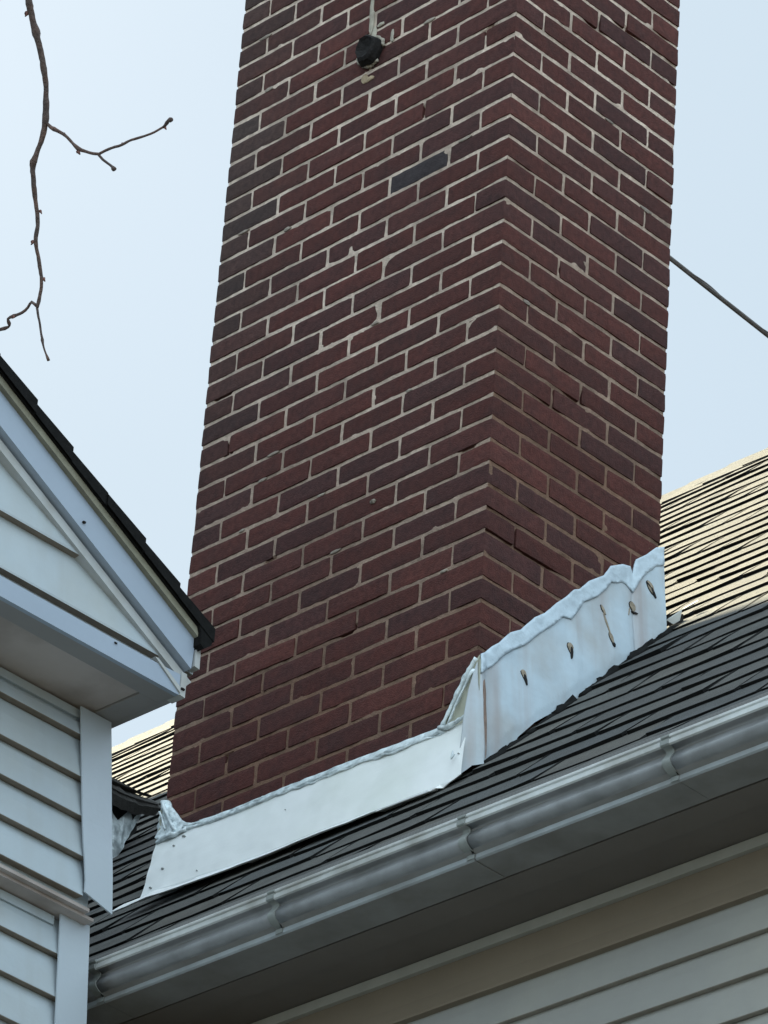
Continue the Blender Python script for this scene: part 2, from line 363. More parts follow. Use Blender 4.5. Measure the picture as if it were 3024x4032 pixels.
def dots(t,tc,base):
    N=t.nodes;L=t.links
    v=N.new('ShaderNodeTexVoronoi'); v.inputs['Scale'].default_value=110; v.inputs['Randomness'].default_value=0; L.new(tc.outputs['Object'],v.inputs['Vector'])
    r=N.new('ShaderNodeMath'); r.operation='LESS_THAN'; r.inputs[1].default_value=.32; L.new(v.outputs['Distance'],r.inputs[0])
    m=N.new('ShaderNodeMix'); m.data_type='RGBA'; L.new(r.outputs[0],m.inputs['Factor']); L.new(base,m.inputs['A']); m.inputs['B'].default_value=(.015,.015,.015,1)
    return m.outputs['Result']
M_guard=mat('gutter_guard',(.12,.12,.115),.6,30,.15,0,10,.3,extra=dots)
gg.build('gutter_guard',[M_guard],gutter)

# ------------------------------------------------------------------ chimney (a part of the house)
CH=.0623359; CW=1.0065; CD=.600; PIT=.2032; HJ=.0088; BJ=.0098
C_TOP=-27; C_BOT=34
bk=MB()
def rbox(mb,x0,x1,y0,y1,z0,z1,tn,rad=.0032,amp=.0013):
    sx=max(2,int((x1-x0)/.026)); sy=max(2,int((y1-y0)/.026)); sz=3
    cx,cy,cz=(x0+x1)/2,(y0+y1)/2,(z0+z1)/2; hx,hy,hz=(x1-x0)/2,(y1-y0)/2,(z1-z0)/2
    cache={}; sd=random.uniform(0,50)
    rx=random.uniform(-.003,.003)
    def P(i,j,k):
        key=(i,j,k)
        if key in cache: return cache[key]
        def c(i,n,h):   # concentrate samples near the edges
            f=i/n*2-1
            return h*math.copysign(abs(f)**.75,f)
        p=Vector((c(i,sx,hx),c(j,sy,hy),c(k,sz,hz) if k in(0,sz) else hz*(.62 if k==2 else -.62)))
        q=Vector((max(-hx+rad,min(hx-rad,p.x)),max(-hy+rad,min(hy-rad,p.y)),max(-hz+rad,min(hz-rad,p.z))))
        d=p-q
        if d.length>1e-9: q=q+d.normalized()*min(rad,d.length) if True else q
        w=q+Vector((cx,cy,cz))
        nn=noise.noise_vector(w*38+Vector((sd,0,0)))*amp+noise.noise_vector(w*120)*amp*.5
        w=w+nn+Vector((0,0,rx*(q.x+q.y)))
        cache[key]=mb.vert(w); return cache[key]
    for i in range(sx):
        for k in range(sz):
            mb.face([P(i,0,k),P(i+1,0,k),P(i+1,0,k+1),P(i,0,k+1)],0,tn); mb.face([P(i,sy,k),P(i,sy,k+1),P(i+1,sy,k+1),P(i+1,sy,k)],0,tn)
    for j in range(sy):
        for k in range(sz):
            mb.face([P(0,j,k),P(0,j,k+1),P(0,j+1,k+1),P(0,j+1,k)],0,tn); mb.face([P(sx,j,k),P(sx,j+1,k),P(sx,j+1,k+1),P(sx,j,k+1)],0,tn)
    for i in range(sx):
        for j in range(sy):
            mb.face([P(i,j,0),P(i,j+1,0),P(i+1,j+1,0),P(i+1,j,0)],0,tn); mb.face([P(i,j,sz),P(i+1,j,sz),P(i+1,j+1,sz),P(i,j+1,sz)],0,tn)
def btint(x,y,z):
    r=random.random()
    if r<.56: c=Vector((.082,.026,.022))
    elif r<.78: c=Vector((.076,.0265,.0235))
    elif r<.93: c=Vector((.066,.026,.0245))
    else: c=Vector((.096,.031,.026))
    if abs(x+.30)<.10 and abs(z+.335)<.031 and y<.15: c=Vector((.047,.037,.040))
    # soot and lichen towards the upper left arris
    s=max(0,min(1,(-x-.72)/.28))*max(0,min(1,(z+1.4)/1.2))
    c=c.lerp(Vector((.058,.047,.042)),s*random.uniform(.4,.95))
    return tuple(c*random.uniform(.86,1.16))
for c in range(C_TOP,C_BOT):
    z1=-c*CH-BJ/2+random.uniform(-.0006,.0006); z0=-(c+1)*CH+BJ/2
    odd=(c%2)!=0
    zc=(z0+z1)/2
    h=HJ/2
    def jit(): return random.uniform(-.0022,.0022)
    bw=.098
    spans=[]
    if odd:  # front and back: five stretchers; sides: header ends
        for y0,y1 in ((0,bw),(CD-bw,CD)):
            e=[-CW]+[-CW+.2013*k+jit() for k in range(1,5)]+[0]
            for k in range(5): spans.append((e[k]+(h if k else 0),e[k+1]-(h if k<4 else 0),y0,y1))
        for x0,x1 in ((-CW,-CW+bw),(-bw,0)):
            e=[bw+.002,bw+.202+jit(),CD-bw-.002]
            for k in range(2): spans.append((x0,x1,e[k]+h,e[k+1]-h))
    else:
        for x0,x1 in ((-CW,-CW+bw),(-bw,0)):
            e=[0,.2+jit(),.4+jit(),CD]
            for k in range(3): spans.append((x0,x1,e[k]+(h if k else 0),e[k+1]-(h if k<2 else 0)))
        for y0,y1 in ((0,bw),(CD-bw,CD)):
            a=-CW+bw+.002;b=-bw-.002; e=[a]+[a+(b-a)*k/4+jit() for k in range(1,4)]+[b]
            for k in range(4): spans.append((e[k]+h,e[k+1]-h,y0,y1))
    for (a,b,c0,c1) in spans:
        px,py=(a+b)/2,(c0+c1)/2
        j=random.uniform(-.0011,.0011)
        ex=.0012 if random.random()<.12 else 0
        if c0<.01: c0+=j-ex
        if b>-.01: b+=j+ex
        if random.random()<.04 and zc>-1.6 and a<-.95: a+=.004
        rbox(bk,a,b,c0,c1,z0+random.uniform(-.0008,.0008),z1,btint(px,py,zc))
chim=bk.build('chimney',[M_brick],house)
chim['label']='tall dark red brick chimney rising from the shingle roof'
# mortar: fine sheets behind the brick faces, pushed in and out
mo=MB()
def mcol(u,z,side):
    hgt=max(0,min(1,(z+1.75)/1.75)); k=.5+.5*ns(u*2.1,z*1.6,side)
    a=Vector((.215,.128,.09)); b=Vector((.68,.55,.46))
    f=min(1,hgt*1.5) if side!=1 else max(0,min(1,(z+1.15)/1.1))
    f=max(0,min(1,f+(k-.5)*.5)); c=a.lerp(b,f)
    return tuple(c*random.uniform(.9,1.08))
def mdepth(u,z,side):
    d=.0028+.0014*ns(u*14,z*14,side*7)+.0014*ns(u*45,z*45,side*3)
    if side==1:
        h=ns(u*2.3+4,z*3.1,17)+.5*ns(u*9,z*22,5)
        lim=.40 if z>-1.5 and z<.2 else .62
        if h>lim: d+=.0075*min(1,(h-lim)*5)
    else:
        h=ns(u*5+9,z*9,31)+.3*ns(u*12,z*24,3)
        if h>.66: d+=.007
    return d
def mgrid(side,u0,u1,z0,z1,nu,nz):
    I=[]
    for i in range(nu+1):
        row=[]
        for j in range(nz+1):
            u=u0+(u1-u0)*i/nu; z=z0+(z1-z0)*j/nz; d=mdepth(u,z,side)
            if i in(0,nu): d=max(.0022,min(d,.004))
            p={0:(u,d,z),1:(-d,u,z),2:(u,CD-d,z),3:(-CW+d,u,z)}[side]
            row.append(mo.vert(p))
        I.append(row)
    for i in range(nu):
        for j in range(nz):
            u=u0+(u1-u0)*i/nu; z=z0+(z1-z0)*j/nz
            q=[I[i][j],I[i+1][j],I[i+1][j+1],I[i][j+1]]
            if side in(2,3): q=q[::-1]
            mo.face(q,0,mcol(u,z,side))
zt,zb=-C_TOP*CH,-C_BOT*CH
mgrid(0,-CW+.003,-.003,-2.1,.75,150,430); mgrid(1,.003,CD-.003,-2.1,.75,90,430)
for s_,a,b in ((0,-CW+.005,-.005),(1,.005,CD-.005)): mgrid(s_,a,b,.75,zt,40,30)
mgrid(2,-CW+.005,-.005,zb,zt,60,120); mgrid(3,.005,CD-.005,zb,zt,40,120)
mo.box((-CW+.02,.02,zt-.03),(-.02,CD-.02,zt-.002),0,(.4,.35,.3))
cp=MB(); cp.box((-CW-.04,-.04,zt+.001),(.04,CD+.04,zt+.06)); cp.build('chimney_cap',[M_cement],chim)
for fx_ in (-.75,-.26):
    fl=MB(); fl.tube([(fx_,.3,zt+.055),(fx_,.3,zt+.16),(fx_,.3,zt+.32)],.11,20); fl.build('flue_pot',[M_clay],chim)
# extruded mortar smears on the face and a pale cement run above the stub
sm=mo
def smear(x,z,w,h,d=.004,side=0,col=(.36,.32,.27)):
    P=[]
    nseg=10
    for k in range(nseg):
        a=2*math.pi*k/nseg; r=1+.35*ns(x*50+k,z*31,k*.7); P.append((math.cos(a)*w*r,math.sin(a)*h*r))
    cvt=(lambda u,v,o:(x+u,-o,z+v)) if side==0 else (lambda u,v,o:(o,x+u,z+v))
    c=sm.vert(cvt(0,0,d)); ring=[sm.vert(cvt(u,v,d*.3)) for u,v in P]; back=[sm.vert(cvt(u*1.05,v*1.05,-.003)) for u,v in P]
    for k in range(nseg):
        q=(k+1)%nseg; t_=(lambda L:L if side==0 else L)
        sm.face([c,ring[k],ring[q]],0,col); sm.face([ring[k],back[k],back[q],ring[q]],0,col)
for a in [(-.515,.275,.0075,.055),(-.513,.225,.0085,.045),(-.50,.175,.009,.028),(-.478,.20,.012,.006)]: smear(*a,col=(.50,.46,.38))
smear(-.432,.142,.007,.018,col=(.42,.38,.32))
smear(-.522,.045,.012,.016,col=(.40,.31,.21)); smear(-.505,.038,.018,.008,col=(.40,.31,.21))
for k in range(20):
    side=random.choice((0,0,1)); c=random.randrange(-7,26); 
    if side==0: x=random.uniform(-.97,-.03); col=(.38,.33,.28)
    else: x=random.uniform(.03,.57); col=(.30,.26,.23)
    smear(x,-c*CH+random.uniform(-.004,.004),random.uniform(.008,.022),random.uniform(.003,.006),.0018,side,col)
smear(-.375,-1.275,.010,.0055,.008)
mo.build('mortar',[M_mortar],chim)
# plugged pipe stub
vp=MB(); cx,cz=-.498,.118
rings=[]
for (d,r) in ((.004,.035),(-.014,.038),(-.030,.036),(-.036,.030),(-.030,.024),(-.022,.008)):
    ring=[]
    for k in range(20):
        a=2*math.pi*k/20; rr=r*(1+.22*ns(math.cos(a)*1.8,math.sin(a)*1.8,d*30+3)+.08*ns(math.cos(a)*6,math.sin(a)*6,d*60)); ring.append(vp.vert((cx+rr*math.cos(a)*.93,d,cz+rr*1.08*math.sin(a))))
    rings.append(ring)
for i in range(5):
    for k in range(20): vp.face([rings[i][k],rings[i+1][k],rings[i+1][(k+1)%20],rings[i][(k+1)%20]])
vp.face(rings[-1]); vp.build('vent_stub',[M_dark],chim)
vc=MB()
for k in range(26):
    a=2*math.pi*k/26
    if 5.3<a<6.1 : continue
    r=.040+.004*ns(k*.8,2); p=(cx+r*math.cos(a),-.003-.006*abs(ns(k*.7,5)),cz+r*1.08*math.sin(a)); a2=a+.27; r2=.040+.004*ns((k+1)*.8,2)
    q=(cx+r2*math.cos(a2),-.003-.006*abs(ns((k+1)*.7,5)),cz+r2*1.08*math.sin(a2))
    big=1.0+(.9 if 2.3<a<3.6 else 0)
    vc.tube([p,((p[0]+q[0])/2,(p[1]+q[1])/2-.002,(p[2]+q[2])/2),q],.0048*big,7,lump=.5)
vc.build('cement_collar',[M_cement],chim,smooth=True)

# ---- flashings
ap=MB()
top=[(-.977,-1.990),(-.952,-1.991),(-.891,-1.985),(-.783,-1.992),(-.601,-1.991),(-.421,-1.993),(-.241,-2.000),(-.065,-2.006),(.003,-2.012)]
poly=[(-1.002,-2.001)]+top+[(.036,-2.178),(.017,-2.186),(-.026,-2.199),(-.032,-2.209),(-.371,-2.207),(-.667,-2.207),(-.929,-2.207),(-1.045,-2.203),(-.983,-2.176),(-.990,-2.085)]
def apy(u,v):
    t=max(0,(-1.985-v)); y=-.014-.28*t
    y-=.007*ns(u*2.6,v*5,2)+.003*ns(u*8,v*8,6)+.0008*ns(u*30,v*30,1)
    zc=-2.178-.020*max(0,min(1,(u+.95)/.9))
    if v<zc: y-=.009+(zc-v)*.75
    elif v<zc+.008: y+=.006*(1-(v-zc)/.008)
    if u<-.88: y-=.010*((-.88-u)/.12)**2*ns(v*20,3)
    y-=.006*math.exp(-((u+.905)**2+(v+2.185)**2)/.0006)
    return (u,y,v)
sheet(ap,poly,apy,(0,.0025,0),.0095)
sheet(ap,[(-1.045,-2.203),(-.99,-2.170),(-.945,-2.170),(-.675,-2.189),(-.376,-2.196),(-.034,-2.205),(-.032,-2.2095),(-.371,-2.2085),(-.667,-2.2085),(-.929,-2.2085)],lambda u,v:(u,apy(u,v)[1]-.0035-.0015*ns(u*9,3),v),(0,.0015,0),.011)
for (u,v,r) in [(-.925,-2.03,.004),(-.935,-2.095,.005),(-.955,-2.145,.005),(-.80,-2.150,.0025),(-.55,-2.06,.0018),(.012,-2.11,.003),(-.90,-2.01,.006)]:
    q=apy(u,v); i0=len(ap.f); ap.tube([(u-r,q[1]-.001,v),(u,q[1]-.003,v-r*.3),(u+r*.8,q[1]-.001,v-r)],r*.45,6,1,.6)
ap.build('apron_flashing',[M_white,M_brk],chim,smooth=False)
ck=MB()
def rope(pts,r,lump=.5,step=.008,mi=0,drop=0,jit=.0035):
    out=[]
    for i in range(len(pts)-1):
        a=Vector(pts[i]);b=Vector(pts[i+1]);k=max(1,int((b-a).length/step))
        for j in range(k):
            p=a+(b-a)*j/k; out.append(p+Vector((0,0,jit*ns(p.x*31+p.y*29,p.z*20,r*900)))+Vector((0,-abs(.5*jit*ns(p.x*45,p.y*40,2)),0)))
    out.append(Vector(pts[-1]))
    ck.tube(out,lambda f:r*(1+.55*ns(f*len(out)*.23,r*500,3)+.25*ns(f*len(out)*.7,9)),7,mi,lump)
tp=[(x,-.008,z+.004) for x,z in [(-.915,-1.975)]+top[2:-1]]
rope(tp,.0062); rope([(x,-.019,z-.010) for x,y,z in tp],.0045); rope([(x,-.017,z-.004) for x,y,z in tp[:4]],.004,jit=.008); rope([(x,-.021,z-.016) for x,y,z in tp[3:]],.0028,jit=.007)
sheet(ck,[(p[0],p[2]+.007) for p in tp]+[(p[0],p[2]-.012) for p in tp[::-1]],lambda u,v:(u,-.013-.004*ns(u*30,v*60,3)-.25*(-1.975-v if v<-1.975 else 0),v),(0,.010,0),.008)
# crumpled patch on the left front arris
lp=[(-1.012,-1.977),(-1.016,-1.909),(-1.006,-1.874),(-.990,-1.878),(-.978,-1.897),(-.955,-1.925),(-.935,-1.949),(-.898,-1.976),(-.93,-1.996),(-.985,-2.0)]
sheet(ck,lp,lambda u,v:(u,-.010-.006*ns(u*38,v*34,4)-.005*ns(u*90,v*80,1)-.012*max(0,-1.93-v)/.06,v),(0,.006,0),.0065)
ckp=[(-1.004,-.014,-1.880),(-.985,-.016,-1.915),(-.960,-.019,-1.955),(-.935,-.022,-1.985)]
rope(ckp,.0045,.7); rope([(-1.0,-.02,-1.998),(-.965,-.025,-1.993),(-.93,-.025,-1.996),(-.90,-.022,-1.992)],.0055,.8,jit=.008)
rope([(-1.012,-.012,-1.905),(-.995,-.016,-1.93),(-.978,-.02,-1.965)],.0032,.7)
# wrap on the right front arris
wp=[(.012,-1.836),(-.008,-1.858),(-.036,-1.887),(-.072,-1.960),(-.092,-1.995),(-.05,-2.006),(.006,-2.012),(.018,-1.93)]
sheet(ck,wp,lambda u,v:(u,-.007-.003*ns(u*30,v*22,4),v),(0,.005,0),.008,m=1)
rope([(.004,-.008,-1.842),(-.028,-.010,-1.888),(-.055,-.012,-1.938),(-.085,-.013,-1.992)],.0055,.6)
rope([(.004,-.012,-1.872),(-.018,-.014,-1.905),(-.045,-.015,-1.955),(-.065,-.016,-1.992)],.0035,.7,jit=.006)
rope([(-.085,-.022,-2.000),(-.05,-.026,-2.008),(-.02,-.028,-2.004),(.006,-.026,-1.998)],.005,.8,jit=.007)
rope([(-.11,-.02,-2.012),(-.075,-.024,-2.006)],.003,.5)
rope([(.012,-.066,-2.118),(.002,-.066,-2.126),(.006,-.066,-2.108)],.0022,.5)
ck.build('caulk_bead',[M_caulk,M_beige],chim,smooth=True)
# beige lower left cheek behind the apron
lc=MB()
sheet(lc,[(-1.012,-1.905),(-1.010,-2.01),(-.965,-2.005),(-.972,-1.96)],lambda u,v:(u,-.006-.1*max(0,-1.9-v),v),(0,.003,0),.012)
sheet(lc,[(-.01,-1.90),(-.01,-2.02),(.3,-1.72),(.3,-1.6)],lambda u,v:(-1.012,u,v),(.003,0,0),.03)
lc.build('corner_flashing',[M_beige],chim)
# long painted step flashing on the right face
sf2=MB()
rt=[(-.003,-1.836),(.015,-1.822),(.038,-1.795),(.060,-1.775),(.095,-1.732),(.125,-1.712),(.169,-1.658),(.205,-1.628),(.243,-1.583),(.27,-1.556),(.30,-1.520),(.319,-1.509),(.35,-1.472),(.396,-1.436),(.42,-1.398),(.46,-1.374),(.488,-1.366),(.497,-1.383),(.508,-1.337),(.545,-1.305),(.575,-1.272),(.602,-1.258)]
rb=[(.603,-1.497),(.590,-1.520),(.554,-1.553),(.540,-1.585),(.515,-1.606),(.487,-1.640),(.445,-1.683),(.42,-1.71),(.40,-1.745),(.369,-1.772),(.335,-1.80),(.285,-1.838),(.250,-1.865),(.202,-1.906),(.165,-1.94),(.115,-1.999),(.098,-2.033),(.074,-2.06),(.040,-2.092),(.009,-2.118),(-.020,-2.130),(-.045,-2.160)]
poly=rt+rb+[(-.048,-2.10),(-.040,-2.02),(-.026,-1.93)]
def rline(u,pts):
    for i in range(len(pts)-1):
        a,b=pts[i],pts[i+1]
        lo,hi=(a,b) if a[0]<=b[0] else (b,a)
        if lo[0]<=u<=hi[0] and hi[0]>lo[0]: return lo[1]+(hi[1]-lo[1])*(u-lo[0])/(hi[0]-lo[0])
    return pts[-1][1]
RT=sorted(rt)
def rfx(u,v):
    tz=rline(max(-.003,min(.602,u)),RT); t=max(0,tz-v)
    x=.006+.10*min(t,.25)
    if t<.062: x+=.002*ns(u*18,v*22,4)*min(1,(.062-t)/.02)
    x+=.0035*ns(u*5,v*5,11)+.0012*ns(u*16,v*12,2)
    x+=.006*math.exp(-((u-.002)/.010)**2)          # standing fold at the arris
    x-=.5*max(0,-.004-u)*1.0
    return (x,u,v)
sheet(sf2,poly,rfx,(-.0025,0,0),.0075)
def blob(u,v,w,h,m,d=.0015,rot=0,tail=0,n=12):
    c=rfx(u,v); P=[]
    for k in range(n):
        a=2*math.pi*k/n; r=1+.22*ns(u*90+k*1.3,v*77,m*3+k); y=math.cos(a)*w*r; z=math.sin(a)*h*r
        if z<0: y*=1-.5*(-z/h)*.8; z*=1+tail
        y,z=y*math.cos(rot)-z*math.sin(rot),y*math.sin(rot)+z*math.cos(rot); q=rfx(u+y,v+z); P.append((q[0]+d,q[1],q[2]))
    cc=sf2.vert((c[0]+d*1.2,c[1],c[2])); ids=[sf2.vert(p) for p in P]; bb=[sf2.vert((p[0]-d-.003,p[1],p[2])) for p in P]
    for k in range(n): q=(k+1)%n; sf2.face([cc,ids[k],ids[q]],m); sf2.face([ids[k],bb[k],bb[q],ids[q]],m)
for (u,v,w,h,ro,tl) in [(.134,-1.822,.0085,.012,.3,.9),(.278,-1.686,.011,.013,.1,.6),(.392,-1.528,.005,.013,.5,.5),(.412,-1.600,.0065,.017,.35,.4),(.492,-1.474,.013,.016,.3,.2),(.553,-1.392,.011,.022,.45,.1)]:
    blob(u,v,w*.80,h*.86,2,.0016,ro,tl); blob(u+.001,v+.001,w*.8,h*.82,1,.0026,ro,tl)
blob(.138,-1.833,.004,.010,2,.0034,.3,.8); blob(.282,-1.697,.004,.012,2,.0034,.0,.8); blob(.420,-1.617,.004,.006,2,.0034,.4); blob(.498,-1.489,.010,.003,2,.0034,.1); blob(.562,-1.404,.004,.016,2,.0034,.5); blob(.548,-1.388,.002,.010,2,.0034,.9)
blob(.402,-1.562,.0022,.028,1,.0024,.3,.2); blob(.480,-1.494,.0014,.012,1,.002,-.2)
blob(.0085,-2.0,.0062,.10,3,.0010,.0,0,24); blob(.0085,-1.935,.0068,.04,3,.0012,0,0,14)
random.seed(5)
jag=[]
uu=.600
while uu>.0:
    jag.append((uu,rline(uu,RT)-.046-random.uniform(-.004,.005)-(.02 if .27<uu<.31 or .50<uu<.53 else 0))); uu-=random.uniform(.012,.03)
jag.append((-.003,-1.885))
sband=MB()
sheet(sband,[(a,b+.004) for a,b in rt]+jag,lambda u,v:(rfx(u,v)[0]+.0032+.0022*ns(u*24,v*30,8)+.0014*ns(u*60,v*70,3),u,v),(-.003,0,0),.0065)
sband.build('sealant_band',[M_seal],chim,smooth=True)
sf2.build('side_flashing',[M_wblue,M_peel,M_dark,M_rust],chim,smooth=False)
# torn shingle lumps along the lower edge, white crumpled end piece with sunlight put into its brighter colour
tl=MB()
for i in range(len(rb)-2):
    u,v=rb[i]; y=u; zr=rz(y); 
    if random.random()<.85:
        r=random.uniform(.008,.016); x=.042+random.uniform(-.004,.004)
        pts=[(x,y-.03+k*.012,rz(y-.03+k*.012)+.004+.003*ns(k,i)) for k in range(6)]
        tl.tube(pts,r*.8,7,lump=.8)
tl.build('tar_seam',[M_shedge],roof,smooth=True)
cr_=MB()
for (a,b,c,m) in [((.01,.642,-1.50),(.045,.66,-1.462),(.0,.675,-1.47),0),((.02,.65,-1.505),(.06,.640,-1.50),(.035,.668,-1.465),0),((.0,.64,-1.44),(.03,.655,-1.418),(.012,.665,-1.45),0),((.02,.67,-1.405),(.06,.675,-1.395),(.03,.690,-1.392),0),((.0,.645,-1.46),(.03,.66,-1.44),(.03,.66,-1.47),1),((-.02,.64,-1.43),(.02,.67,-1.42),(.015,.68,-1.47),1)]:
    v=Vector((.002,.002,.004)); o_=Vector((0,.65,-1.46)); A=[o_+(Vector(q)-o_)*1.05+Vector((.006,-.01,.0)) for q in (a,b,c)]
    i=[cr_.vert(p) for p in A]; j=[cr_.vert(p-v) for p in A]
    cr_.face(i,m); cr_.face(j[::-1],m)
    for k in range(3): cr_.face([i[k],i[(k+1)%3],j[(k+1)%3],j[k]],m)
cr_.build('flashing_scrap',[M_white,M_dark],chim)

# ---- small metal-covered cricket left of the chimney, its torn cover and flashing
ckb=MB()
X=-1.905
ckb.prism([(X,.60,-1.50),(X,.70,-1.36),(X,.69,-1.262),(X,.63,-1.278),(X,.45,-1.33),(X,.35,-1.74)],(-1.3,0,0),0)
ckt=ckb.build('roof_cricket',[M_under],house)
fl=MB()
far=[(.50,-1.62),(.50,-1.36),(.575,-1.325),(.605,-1.352),(.625,-1.364),(.652,-1.325),(.672,-1.345),(.698,-1.300),(.706,-1.290),(.692,-1.335),(.676,-1.375),(.668,-1.395),(.656,-1.425),(.645,-1.450),(.628,-1.485),(.612,-1.515),(.590,-1.545)]
sheet(fl,far,lambda u,v:(-1.895+.010*ns(u*22,v*20,3)+.006*ns(u*60,v*50,1)-.03*max(0,.62-u),u,v),(-.003,0,0),.008)
fl.build('step_flashing',[M_caulk],ckt)
fp=MB(); FT=(.062,.058,.054)
def flapx(u,v): return (-1.87+.02*ns(u*12,v*9,3),u,v)
fp.sweep(lambda i,j:(-1.885+.03*math.sin(j*.9)+.008*ns(i*.4,j),.46+.27*i/18,-1.262-.014*math.sin(math.pi*min(1,(i/18)))-(j*.017)-.02*math.sin(math.pi*i/18)*(j/3)+.006*ns(i*.7,j*2,4)),19,4,closed=False,caps=False,t=FT)
fp.sweep(lambda i,j:(-1.86+.006*math.cos(j*1.57)+.004*ns(i,j),.46+.262*i/18,-1.288-.022*math.sin(math.pi*(i/18)**.8)+.005*math.sin(j*1.57)),19,4,t=FT)
fp.sweep(lambda i,j:(-1.875+.008*math.cos(j*1.57),.46+.25*i/18,-1.262-.017*math.sin(math.pi*(i/18)**.8)+.003*math.sin(j*1.57)),19,4,t=FT)
fp.box((-2.9,.46,-1.275),(-1.88,.66,-1.262),0,(.1,.09,.08))
fp.build('torn_cover',[M_sh],ckt)

# ------------------------------------------------------------------ wing: gabled house in front at left
wing=empty('gabled_house',(-3,-3,-Z0))
tag(wing,'pale blue-grey sided house with a boxed gable eave overhanging in front of the chimney foot','house')
XG=-.20
def fx(X,y,z): return (X,y-.885*(X-XG),z-.755*(X-XG))
RS=-.525
def rk(y,zref): return zref+RS*(y+1.30)
YR=-3.6                      # ridge of the wing
def rkz(y,zref): return rk(y,zref) if y>YR else rk(2*YR-y,zref)
def rakeband(mb,z_hi,z_lo,X0,X1,yend_hi,yend_lo,m=0):
    """solid strip on the gable slope between two survey lines, front face at X0, back at X1 (both slopes)"""
    dy=-.885*(X0-XG); dz=-.755*(X0-XG)
    ya,yb=yend_hi+dy,yend_lo+dy
    f=lambda y,zr:rk(y-dy,zr)+dz
    poly=[(X0,ya,f(ya,z_hi)),(X0,yb,f(yb,z_lo)),(X0,YR,f(YR,z_lo)),(X0,YR,f(YR,z_hi))]
    mb.prism(poly[::-1],(X1-X0,0,0),m)
    poly=[(x,2*YR-y,z) for x,y,z in poly]
    mb.prism(poly,(X1-X0,0,0),m)
rb_=MB(); rakeband(rb_,-1.695,-1.780,-.185,-.209,-.671,-.676); rake=rb_.build('rake_board',[M_rake],wing)
tb=MB(); rakeband(tb,-1.653,-1.6885,-.172,-.205,-.646,-.652); tb.build('drip_edge',[M_tan],wing)
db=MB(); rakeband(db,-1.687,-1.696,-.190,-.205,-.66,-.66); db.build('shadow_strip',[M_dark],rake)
rp=MB(); a=fx(-.182,-.669,-2.010); b=fx(-.182,-.655,-2.100)
rp.prism([(-.182,a[1]+.002,a[2]),(-.182,a[1]+.015,a[2]-.002),(-.182,b[1]+.003,b[2]+.002),(-.182,b[1]-.012,b[2]+.004)],(-.024,0,0)); 
rp.build('rake_end_cap',[M_trimw],rake)
for (u,v) in ((-.684,-2.02),(-1.02,-1.905)):
    nb=MB(); p=fx(-.183,u,v); nb.box((p[0]-.002,p[1]-.004,p[2]-.002),(p[0]+.003,p[1]+.003,p[2]+.002)); nb.build('nail_head',[M_dark],rake)
wb=MB(); rakeband(wb,-1.809,-1.833,-.204,-.232,-.672,-.686); wb.build('rake_moulding',[M_trimw],wing)
# gable siding
gs=MB()
XGW=-.229
off=.755*.024; offy=.885*.024
glines=[-1.40,-1.53,-1.66,-1.863+off-.0,-1.997+off,-2.129+off]
glines=[ -.60-.1325*k for k in range(0,0)]+[-2.129+off+.1325*k for k in range(12,-1,-1)]
for k in range(1,len(glines)):
    zt,zb_=glines[k-1],glines[k]
    # span limited by the rake slope
    yend=-1.30+(zb_-off-(-1.80))/RS+offy
    yend=min(yend,-.66); y0=2*YR-yend
    d=.018; seg=40
    prof=[(0.0,zt),(d*.55,(zt+zb_)/2),(d,zb_+.005),(d*.97,zb_),(d*.5,zb_-.0006),(-.002,zb_-.001)]
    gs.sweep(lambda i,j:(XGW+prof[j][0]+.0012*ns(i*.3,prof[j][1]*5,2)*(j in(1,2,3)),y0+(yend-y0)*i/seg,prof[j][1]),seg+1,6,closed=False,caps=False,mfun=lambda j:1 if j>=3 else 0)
ztop=rk(YR,-1.80)
gs.face([gs.vert(p) for p in [(XGW-.001,-.68,-2.13),(XGW-.001,-.68,-2.10),(XGW-.001,YR,ztop),(XGW-.001,2*YR+.68,-2.10),(XGW-.001,2*YR+.68,-2.13)]])
gw=gs.build('gable_siding',[M_sidw,M_butt_shade],wing)
# boxed return at the gable foot
bx_=MB(); bx_.prism([(-.2,-.7045,-2.1345),(-.2,-.7045,-2.185),(-.2,2*YR+.7045,-2.185),(-.2,2*YR+.7045,-2.138),(-.2,-.78,-2.138)][::-1],(-.012,0,0)); fasc=bx_.build('fascia_board',[M_rake],wing)
rt_=MB(); rt_.prism([(-.197,-.7035,-2.1850),(-.197,-.6885,-2.1870),(-.197,-.6885,-2.128),(-.197,-.7035,-2.128)],(-.04,0,0)); 
rt_.prism([(-.196,-.785,-2.128),(-.196,-.775,-2.1275),(-.196,-.7035,-2.168),(-.196,-.7035,-2.181)],(-.02,0,0))
rt_.build('return_end_cap',[M_trimw],fasc)
for q_ in (((-.199,-.704,-2.172),(-.193,-.694,-2.168)),((-.201,-.901,-2.148),(-.197,-.894,-2.145))):
    nb=MB(); nb.box(*q_); nb.build('nail_head',[M_dark],fasc)
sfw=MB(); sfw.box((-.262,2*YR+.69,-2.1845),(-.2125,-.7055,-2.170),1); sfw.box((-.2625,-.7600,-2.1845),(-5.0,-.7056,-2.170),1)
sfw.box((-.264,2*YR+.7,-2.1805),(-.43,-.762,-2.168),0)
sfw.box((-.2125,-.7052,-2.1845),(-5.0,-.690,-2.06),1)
sfw.build('soffit',[M_sofw,M_sofw2],wing)
